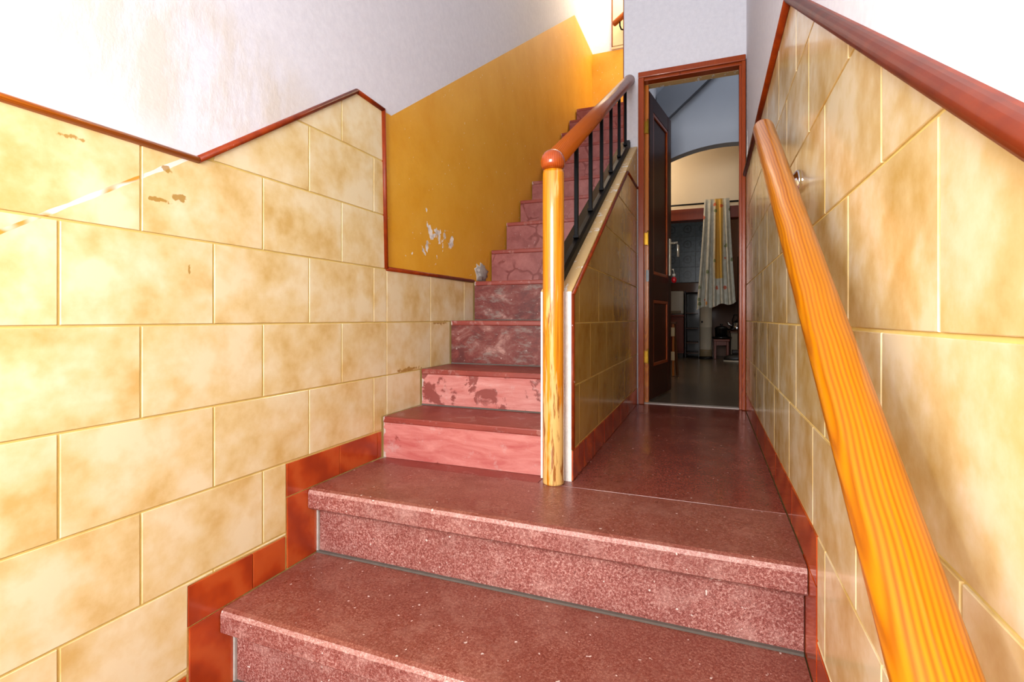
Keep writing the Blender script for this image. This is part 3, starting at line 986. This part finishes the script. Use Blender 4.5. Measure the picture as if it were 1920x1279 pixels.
# leaf, hinged on the left and swung into the room
hx, hy = -0.338, YD + 0.085
ang = math.atan2(3.70 - hy, -0.252 - hx)
LW, LH, LT = 0.545, 1.900, 0.034
LM = T(hx, hy, F + 0.012) @ Matrix.Rotation(ang, 4, 'Z')
def leaf_part(bm, a, b, bev=0.003): bm_box(bm, a, b, bev)
bm = bmesh.new()
st = 0.085
bm_box(bm, (0, 0, 0), (st, LT, LH), 0.003)
bm_box(bm, (LW - st, 0, 0), (LW, LT, LH), 0.003)
for z_0, z_1 in ((0, 0.20), (0.62, 0.78), (LH - 0.10, LH)):
    bm_box(bm, (st, 0.001, z_0), (LW - st, LT - 0.001, z_1), 0.002)
leaf = new_obj('leaf', bm, M['leaf'], d1, LM)
tag(leaf, 'dark mahogany door leaf swung inwards')
for z_0, z_1 in ((0.20, 0.62), (0.78, LH - 0.10)):
    bm = bmesh.new()
    bm_box(bm, (st, 0.011, z_0), (LW - st, LT - 0.011, z_1), 0)
    new_obj('panel', bm, M['leaf'], leaf, LM)
    bm = bmesh.new()
    for yy in (0.002, LT - 0.012):
        w = 0.022
        bm_box(bm, (st, yy, z_0), (st + w, yy + .010, z_1), 0.004)
        bm_box(bm, (LW - st - w, yy, z_0), (LW - st, yy + .010, z_1), 0.004)
        bm_box(bm, (st + w, yy, z_0), (LW - st - w, yy + .010, z_0 + w), 0.004)
        bm_box(bm, (st + w, yy, z_1 - w), (LW - st - w, yy + .010, z_1), 0.004)
    new_obj('beading', bm, M['frame'], leaf, LM)
# lever handle with long plate on the far stile (the faces both sides)
bm = bmesh.new()
bm_box(bm, (LW - 0.055, -0.005, 0.80), (LW - 0.015, 0.0, 1.06), 0.002)
hp = new_obj('handle_plate', bm, M['bright'], leaf, LM)
bm = bmesh.new()
bm_tube(bm, [(LW - 0.035, -0.004, 1.03), (LW - 0.035, -0.05, 1.03), (LW - 0.045, -0.058, 1.01), (LW - 0.045, -0.058, 0.93)], 0.008, 10)
new_obj('handle', bm, M['bright'], leaf, LM, True)
for z in (0.28, 1.00, 1.68):
    bm = bmesh.new()
    bm_tube(bm, [(0, 0, -0.04), (0, 0, 0.04)], 0.006, 10)
    bm_box(bm, (-0.022, -0.004, -0.036), (-0.002, -0.001, 0.036))
    bm_tube(bm, [(0, 0, 0.04), (0, 0, 0.05)], [0.006, 0.003], 10)
    new_obj('hinge', bm, M['brass'], d1, T(hx - 0.008, hy - 0.031, F + z), False)
bm = bmesh.new()
bm_box(bm, (0, -0.008, -0.035), (0.002, 0.008, 0.035))
new_obj('strike_plate', bm, M['blackpan'], d1, T(DX0 + 0.046, YD + 0.0605, 0.26) @ Matrix.Rotation(-math.pi / 2, 4, 'Z'))

# red key fob hanging from the door handle
pt = LM @ Vector((LW - 0.035, -0.012, 0.845))
kf = thing('key_fob', tuple(pt), 'small red and white key fob hanging from the key in the open door', 'key fob')
bm = bmesh.new(); bm_tube(bm, [pt, pt + Vector((0.012, -0.004, 0)), pt + Vector((0.016, -0.006, -0.03))], 0.003, 8)
new_obj('key', bm, M['bright'], kf, None, True)
lathe('tag', [(0.004, 0), (0.014, -0.006), (0.018, -0.022), (0.014, -0.038), (0.004, -0.044)], M['redplastic'], kf, T(*(pt + Vector((0.016, -0.006, -0.052)))), 16)
lathe('charm', [(0.003, 0), (0.010, -0.004), (0.012, -0.012), (0.009, -0.020), (0.003, -0.023)], M['white_enamel'], kf, T(*(pt + Vector((0.016, -0.006, -0.029)))), 16)

# ------------------------------------------------------------ upper landing details
cb = thing('cupboard_door', (-0.70, YB, 2.775), 'pale cream cupboard door with thin dark edge above the ochre band of upper landing', 'cupboard')
box('door_panel', (-0.922, YB - 0.022, 2.800), (-0.45, YB - 0.003, 3.60), M['paledoor'], cb, 0.003)
box('frame_rail', (-0.935, YB - 0.016, 2.772), (-0.45, YB - 0.001, 2.797), M['paledoor'], cb, 0.002)
box('frame_stile', (-0.9345, YB - 0.014, 2.7975), (-0.9235, YB - 0.001, 3.60), M['rail_red'], cb, 0.001)
uh = thing('wall_handrail', (-0.9, 5.10, 3.0), 'short brown handrail with black bracket high on the upper landing wall', 'handrail')
MM, L = axis_matrix((-0.905, 5.12, 2.975), (-0.28, 5.12, 3.42))
lathe('rail', [(0.012, 0.0), (0.022, 0.004), (0.028, 0.014), (0.029, 0.03), (0.029, L)], M['rail_red'], uh, MM, 18)
tube('bracket', [(-0.835, 5.12, 3.0), (-0.835, 5.12, 2.95), (-0.825, 5.14, 2.925), (-0.80, 5.17, 2.93), (-0.79, YB - 0.024, 2.97)], 0.008, M['iron'], uh, 10)
tube('bracket', [(-0.36, 5.12, 3.34), (-0.36, 5.12, 3.29), (-0.35, 5.14, 3.265), (-0.325, 5.17, 3.27), (-0.315, YB - 0.001, 3.31)], 0.008, M['iron'], uh, 10)

# ------------------------------------------------------------ room behind the door
RX0, RX1, RZ = -0.395, 1.30, 1.885
o = box('floor', (-1.10, YD + 0.0755, F - 0.10), (RX1 + 0.1, 7.56, F), M['roomfloor']); tag(o, 'dark polished floor of the dim room beyond the doorway', 'floor', kind='structure')
YW = 4.30
def arch_z(x): return 1.383 - 0.44 * (x - 0.13) ** 2
bm = bmesh.new()
xs = [RX0 - 0.004 + (RX1 - RX0) * i / 30 for i in range(31)]
for y, th, mi in ((YW, 0.105, 0),):
    top = [bm.verts.new((x, y, 2.12)) for x in xs]
    bot = [bm.verts.new((x, y, arch_z(x))) for x in xs]
    bot2 = [bm.verts.new((x, y + th, arch_z(x))) for x in xs]
    top2 = [bm.verts.new((x, y + th, 2.12)) for x in xs]
    for i in range(30):
        bm.faces.new((bot[i], bot[i + 1], top[i + 1], top[i]))
        f = bm.faces.new((bot[i], bot2[i], bot2[i + 1], bot[i + 1])); f.material_index = 0
        bm.faces.new((bot2[i], top2[i], top2[i + 1], bot2[i + 1]))
        bm.faces.new((top[i], top[i + 1], top2[i + 1], top2[i]))
wa = new_obj('wall_arch', bm, [M['greywall'], M['greyband']])
tag(wa, 'grey distempered wall with a shallow arch seen through the doorway', 'wall', kind='structure')
# slanting rib in front of the arch wall (underside of the stairs overhead)
bm = bmesh.new()
rib = [(-0.391, 1.60), (-0.391, 1.735), (-0.02, 2.10), (0.33, 2.10), (-0.391, 1.44)]
rib = [(-0.393, 1.80), (-0.10, 2.095), (0.27, 2.095), (-0.393, 1.525)]
fr = [bm.verts.new((x, YW - 0.10, z)) for x, z in rib]
bk = [bm.verts.new((x, YW - 0.001, z + 0.02)) for x, z in rib]
n = len(rib)
bm.faces.new(fr); bm.faces.new(bk[::-1])
for i in range(n): bm.faces.new((fr[i], bk[i], bk[(i + 1) % n], fr[(i + 1) % n]))
new_obj('slanting_rib', bm, M['greyband'], wa)
o = box('ceiling', (RX0, YD + 0.125, 2.12), (RX1, YW + 0.105, 2.20), M['greywall']); tag(o, 'grey ceiling of the room just beyond the doorway', 'ceiling', kind='structure')
o = box('wall_side', (RX1, YD + 0.12, F), (RX1 + 0.1, 7.55, 2.2), M['cream']); tag(o, 'cream side wall of the room beyond, out of view to the right', 'wall', kind='structure')
o = box('wall_front', (XR + 0.15, YD + 0.02, F), (RX1, YD + 0.12, 2.12), M['greywall']); tag(o, 'grey wall of the room beyond beside the doorway, out of view', 'wall', kind='structure')
o = box('wall_alcove', (-1.10, 4.56, F), (-1.0, 7.55, 1.78), M['cream']); tag(o, 'cream left wall of the kitchen recess, out of view', 'wall', kind='structure')
o = box('ceiling', (-1.10, 4.56, 1.70), (RX1, 7.55, 1.78), M['cream']); tag(o, 'low cream ceiling of the kitchen recess', 'ceiling', kind='structure')
# lunette wall above the wooden lintel
YL = 5.36
o = box('wall_lunette', (-1.0, YL, 1.10), (RX1, YL + 0.12, 1.70), M['cream']); tag(o, 'warm cream wall between the arch and wooden lintel in the far room', 'wall', kind='structure')
o = box('lintel', (-1.0, YL - 0.015, 0.985), (RX1, YL + 0.12, 1.0995), M['redwood'], None, 0.004); tag(o, 'red-brown wooden lintel beam below the cream wall in the far room', 'beam')
# kitchen wall: motif tiles above brown panelling
YK = 7.45
wk = box('wall_kitchen', (-1.0, YK + 0.006, F), (RX1, YK + 0.1, 1.70), M['cement']); tag(wk, 'kitchen rear wall of blue-grey round motif tiles in the dark far room', 'wall', kind='structure')
bm = bmesh.new(); bm_box(bm, (-0.1053, -0.003, -0.1053), (0.1053, 0.003, 0.1053), 0.0015)
motif = bpy.data.meshes.new('motif_tile'); bm.to_mesh(motif); bm.free(); motif.materials.append(M['motif'])
for i in range(-2, 4):
    for k in range(-2, 3):
        o = bpy.data.objects.new('wall_tile', motif); COL.objects.link(o)
        place(o, wk, T(-0.278 + 0.213 * i, YK + 0.003, 1.036 + 0.213 * k - 0.0))
box('panelling', (-0.85, YK - 0.004, F), (0.95, YK + 0.0055, 0.495), M['brownwood'], wk, 0.002)

rod = thing('curtain_rod', (0.0, 5.27, 1.125), 'thin black curtain rod across the far room under the cream wall', 'curtain rod')
tube('rod', [(-0.90, 5.27, 1.125), (1.1, 5.27, 1.125)], 0.0085, M['iron'], rod, 10, up=(0, 0, 1))
for x in (-0.72, 0.275):
    tube('bracket', [(x, 5.27, 1.12), (x, 5.30, 1.10), (x, YL - 0.001, 1.115)], 0.008, M['iron'], rod, 8)
    tube('bracket_ring', [(x - 0.006, 5.27, 1.125), (x + 0.006, 5.27, 1.125)], 0.016, M['iron'], rod, 10)

# curtain thrown over the rod, gathered at the top and flaring
bm = bmesh.new()
NU, NV = 64, 40
grid = []
for j in range(NV + 1):
    v = j / NV
    z = 0.022 - 1.035 * v
    half = 0.113 + 0.062 * v ** 1.3
    cx = 0.0 - 0.006 * v
    row = []
    for i in range(NU + 1):
        u = i / NU * 2 - 1
        amp = 0.010 + 0.020 * min(1, v * 1.4)
        fold = math.sin(u * 15 + 0.8 * math.sin(3 * v)) + 0.45 * math.sin(u * 31 + 2)
        y = -0.022 + amp * fold * (0.35 + 0.65 * min(1, v * 3)) - 0.012 * v
        if v < 0.03: y = y * 0.5
        zz = z + (0.012 * math.sin(u * 7) + 0.03 * u if v > 0.97 else 0)
        row.append(bm.verts.new((cx + u * half + 0.004 * math.sin(u * 15 + 1.5), y, zz)))
    grid.append(row)
# short tail over the back of the rod
back = []
for j in range(1, 5):
    back.append([bm.verts.new((p.co.x, 0.023 + 0.004 * math.sin(i * 0.7), 0.022 - 0.10 * (j - 1) / 3)) for i, p in enumerate(grid[0])])
allrows = back[::-1] + grid
for a, b in zip(allrows, allrows[1:]):
    for i in range(NU):
        bm.faces.new((a[i], a[i + 1], b[i + 1], b[i]))
o = new_obj('curtain', bm, M['curtain'], None, T(0.075, 5.265, 1.135), True)
tag(o, 'floral off-white curtain with a yellow stripe slung over the far rod', 'curtain')

# things on the kitchen floor
cyl = thing('storage_canister', (-0.036, 6.90, F), 'tall slim off-white cylinder with beige foot under the floral curtain', 'canister')
lathe('body', [(0.073, 0.118), (0.074, 0.122), (0.074, 0.40), (0.0755, 0.402), (0.0755, 0.408), (0.074, 0.41), (0.074, 0.74), (0.069, 0.752)], M['white_enamel'], cyl, T(-0.036, 6.90, F), 24)
lathe('foot', [(0.074, 0.03), (0.078, 0.034), (0.078, 0.10), (0.076, 0.117)], M['base_band'], cyl, T(-0.036, 6.90, F), 24)
lathe('rim', [(0.085, 0.001), (0.085, 0.012), (0.07, 0.029)], M['blackpan'], cyl, T(-0.036, 6.90, F), 24)
lathe('lid', [(0.06, 0.753), (0.058, 0.772), (0.02, 0.784)], M['blackpan'], cyl, T(-0.036, 6.90, F), 24)
bm = bmesh.new(); bm_tube(bm, [(-0.08, 6.842, F + 0.47), (-0.08, 6.825, F + 0.47)], 0.012, 12)
new_obj('knob', bm, M['blackpan'], cyl, None, True)

kc = thing('cabinet', (-0.40, 7.1, F), 'low red-brown wooden cabinet in the far kitchen beside the open door leaf', 'cabinet')
box('body', (-0.62, 6.90, F + 0.06), (-0.305, 7.44, 0.02), M['redwood'], kc, 0.004)
box('top', (-0.63, 6.885, 0.0205), (-0.30, 7.44, 0.048), M['redwood'], kc, 0.004)
box('plinth', (-0.60, 6.93, F + 0.001), (-0.315, 7.43, F + 0.0595), M['darkwood'], kc)
box('door', (-0.61, 6.885, F + 0.09), (-0.315, 6.8995, -0.01), M['redwood'], kc, 0.003)
ap = thing('kitchen_appliance', (-0.42, 7.15, 0.05), 'white boxy appliance on top of the red-brown cabinet in the far kitchen', 'appliance')
box('body', (-0.58, 6.98, 0.056), (-0.31, 7.43, 0.36), M['white_enamel'], ap, 0.012)
box('base', (-0.57, 6.99, 0.0485), (-0.32, 7.42, 0.0555), M['blackpan'], ap)
box('grille', (-0.55, 6.974, 0.066), (-0.34, 6.9795, 0.10), M['base_band'], ap, 0.002)
sh = thing('shelf_unit', (-0.20, 7.2, F), 'open dark wooden shelf unit between red cabinet and white cylinder', 'shelf')
for x in (-0.296, -0.128):
    box('side_panel', (x, 7.02, F + 0.001), (x + 0.016, 7.44, 0.36), M['darkwood'], sh, 0.002)
for z in (F + 0.05, -0.33, -0.14, 0.06, 0.344):
    box('shelf', (-0.2795, 7.025, z), (-0.1285, 7.435, z + 0.014), M['brownwood'], sh, 0.002)
box('back_panel', (-0.2795, 7.4355, F + 0.001), (-0.1285, 7.441, 0.343), M['darkwood'], sh)

st_ = thing('stool', (0.145, 6.95, F), 'small square brown wooden stool with a pan tray on it in far kitchen', 'stool')
box('seat', (0.056, 6.83, -0.29), (0.245, 7.07, -0.262), M['redwood'], st_, 0.005)
for x in (0.062, 0.208):
    for y in (6.845, 7.03):
        box('leg', (x, y, F + 0.001), (x + 0.026, y + 0.026, -0.2905), M['redwood'], st_, 0.003)
box('apron', (0.0885, 6.85, -0.34), (0.2075, 6.862, -0.2905), M['redwood'], st_, 0.001)
box('apron', (0.0885, 7.036, -0.34), (0.2075, 7.05, -0.2905), M['redwood'], st_, 0.001)
tr = thing('tray', (0.145, 6.95, -0.262), 'flat black round tray on the small wooden stool in the far kitchen', 'tray')
lathe('dish', [(0.10, 0.001), (0.118, 0.008), (0.124, 0.026), (0.121, 0.027), (0.108, 0.010), (0.0, 0.008)], M['blackpan'], tr, T(0.150, 6.955, -0.262), 24)
pot = thing('saucepan', (0.15, 6.95, -0.25), 'black saucepan with lid and handle standing in the tray on the stool', 'saucepan')
lathe('body', [(0.068, 0.0), (0.074, 0.006), (0.078, 0.115), (0.081, 0.12), (0.081, 0.126)], M['blackpan'], pot, T(0.15, 6.955, -0.2505), 24)
lathe('lid', [(0.081, 0.127), (0.06, 0.146), (0.012, 0.155), (0.012, 0.162), (0.018, 0.168), (0.017, 0.178), (0.0, 0.181)], M['blackpan'], pot, T(0.15, 6.955, -0.2505), 24)
tube('handle', [(0.224, 6.94, -0.145), (0.26, 6.925, -0.138), (0.32, 6.90, -0.13)], 0.009, M['blackpan'], pot, 10)

lc = thing('low_cupboard', (0.38, 7.2, F), 'low beige cupboard against the brown wall right of the stool', 'cupboard')
box('body', (0.265, 7.09, F + 0.05), (0.55, 7.44, -0.19), M['base_band'], lc, 0.004)
box('door', (0.275, 7.077, F + 0.07), (0.54, 7.0895, -0.21), M['base_band'], lc, 0.003)
box('top', (0.258, 7.07, -0.1895), (0.56, 7.44, -0.168), M['brownwood'], lc, 0.003)
box('plinth', (0.28, 7.11, F + 0.001), (0.54, 7.43, F + 0.0495), M['darkwood'], lc)
ket = thing('kettle', (0.34, 7.22, -0.167), 'shiny chrome kettle on the low beige cupboard at far right', 'kettle')
lathe('body', [(0.07, 0.001), (0.082, 0.01), (0.085, 0.05), (0.07, 0.10), (0.035, 0.125), (0.03, 0.128)], M['chrome'], ket, T(0.345, 7.2, -0.167), 24)
lathe('lid', [(0.033, 0.1285), (0.03, 0.135), (0.008, 0.138), (0.012, 0.15), (0.0, 0.158)], M['blackpan'], ket, T(0.345, 7.2, -0.167), 16)
tube('spout', [(0.275, 7.19, -0.10), (0.245, 7.185, -0.08), (0.225, 7.18, -0.045)], [0.016, 0.012, 0.009], M['chrome'], ket, 10)
tube('handle', [(0.40, 7.2, -0.06), (0.43, 7.2, -0.01), (0.38, 7.2, 0.045), (0.31, 7.2, 0.045), (0.285, 7.2, -0.03), (0.29, 7.2, -0.06)], 0.007, M['blackpan'], ket, 10)
wc = thing('wall_cupboard', (0.40, 7.3, 0.3), 'tall brown wooden wall cupboard behind the curtain at far right', 'cupboard')
box('body', (0.215, 7.14, 0.22), (0.62, 7.44, 1.50), M['brownwood'], wc, 0.004)
box('door', (0.222, 7.122, 0.23), (0.415, 7.1395, 1.49), M['brownwood'], wc, 0.004)
box('door', (0.419, 7.122, 0.23), (0.613, 7.1395, 1.49), M['brownwood'], wc, 0.004)
br = thing('broom', (0.355, 6.92, F), 'dark broom standing upright near the right edge of the doorway view', 'broom')
tube('stick', [(0.350, 6.92, F + 0.12), (0.350, 6.95, 0.78)], 0.013, M['darkwood'], br, 10)
box('head', (0.27, 6.89, F + 0.07), (0.43, 6.95, F + 0.1195), M['darkwood'], br, 0.008)
box('bristles', (0.275, 6.895, F + 0.001), (0.425, 6.945, F + 0.0695), M['blackpan'], br, 0.004)
def shoe(x, y, rz, lab):
    bm = bmesh.new()
    bmesh.ops.create_uvsphere(bm, u_segments=16, v_segments=10, radius=1)
    for v in bm.verts:
        c_ = v.co.copy()
        hgt = 0.055 + 0.03 * max(0, -c_.y)
        z = max(-0.3, c_.z)
        v.co = Vector((c_.x * 0.042 * (1 - 0.15 * c_.y * c_.y), c_.y * 0.125, (z + 0.3) * hgt))
    t = thing('shoe', (x, y, F), lab, 'shoe', 'pair of shoes on the kitchen floor')
    mt_ = T(x, y, F + 0.0145) @ Matrix.Rotation(rz, 4, 'Z')
    new_obj('upper', bm, M['leather'], t, mt_, True)
    bm = bmesh.new()
    n = 18
    a = [bm.verts.new((0.044 * math.cos(6.2832 * i / n) * (1 - 0.12 * math.sin(6.2832 * i / n) ** 2), 0.128 * math.sin(6.2832 * i / n), 0)) for i in range(n)]
    r = bmesh.ops.extrude_face_region(bm, geom=[bm.faces.new(a)])
    for v in [g for g in r['geom'] if isinstance(g, bmesh.types.BMVert)]: v.co.z += 0.014
    new_obj('sole', bm, M['white_enamel'], t, T(x, y, F + 0.0005) @ Matrix.Rotation(rz, 4, 'Z'))
shoe(0.29, 6.55, 1.45, 'dark shoe with pale sole on the far kitchen floor, nearer of the pair')
shoe(0.33, 6.68, 1.30, 'dark shoe with pale sole on the far kitchen floor, farther of the pair')

# folding chair half hidden by the door leaf
fc = thing('folding_chair', (-0.32, 4.75, F), 'narrow folding wooden chair with cream crosspieces half hidden behind the door leaf', 'chair')
for x in (-0.37, -0.305):
    box('leg', (x, 4.70, F + 0.001), (x + 0.018, 4.722, -0.05), M['jamb'], fc, 0.002)
MM, L = axis_matrix((-0.262, 4.72, F + 0.004), (-0.292, 4.735, -0.055))
for dx in (0.0, -0.085):
    bm = bmesh.new(); bm_box(bm, (-0.009, -0.011, 0), (0.009, 0.011, L), 0.002)
    new_obj('cross_leg', bm, M['brownwood'], fc, T(dx, 0.02, 0) @ MM)
for z in (-0.16, -0.375):
    box('crosspiece', (-0.40, 4.683, z), (-0.283, 4.6995, z + 0.078), M['paledoor'], fc, 0.003)
o = box('seat', (-0.40, 4.69, -0.0495), (-0.27, 4.77, -0.032), M['brownwood'], fc, 0.003)
# apron cloth hanging on the chair
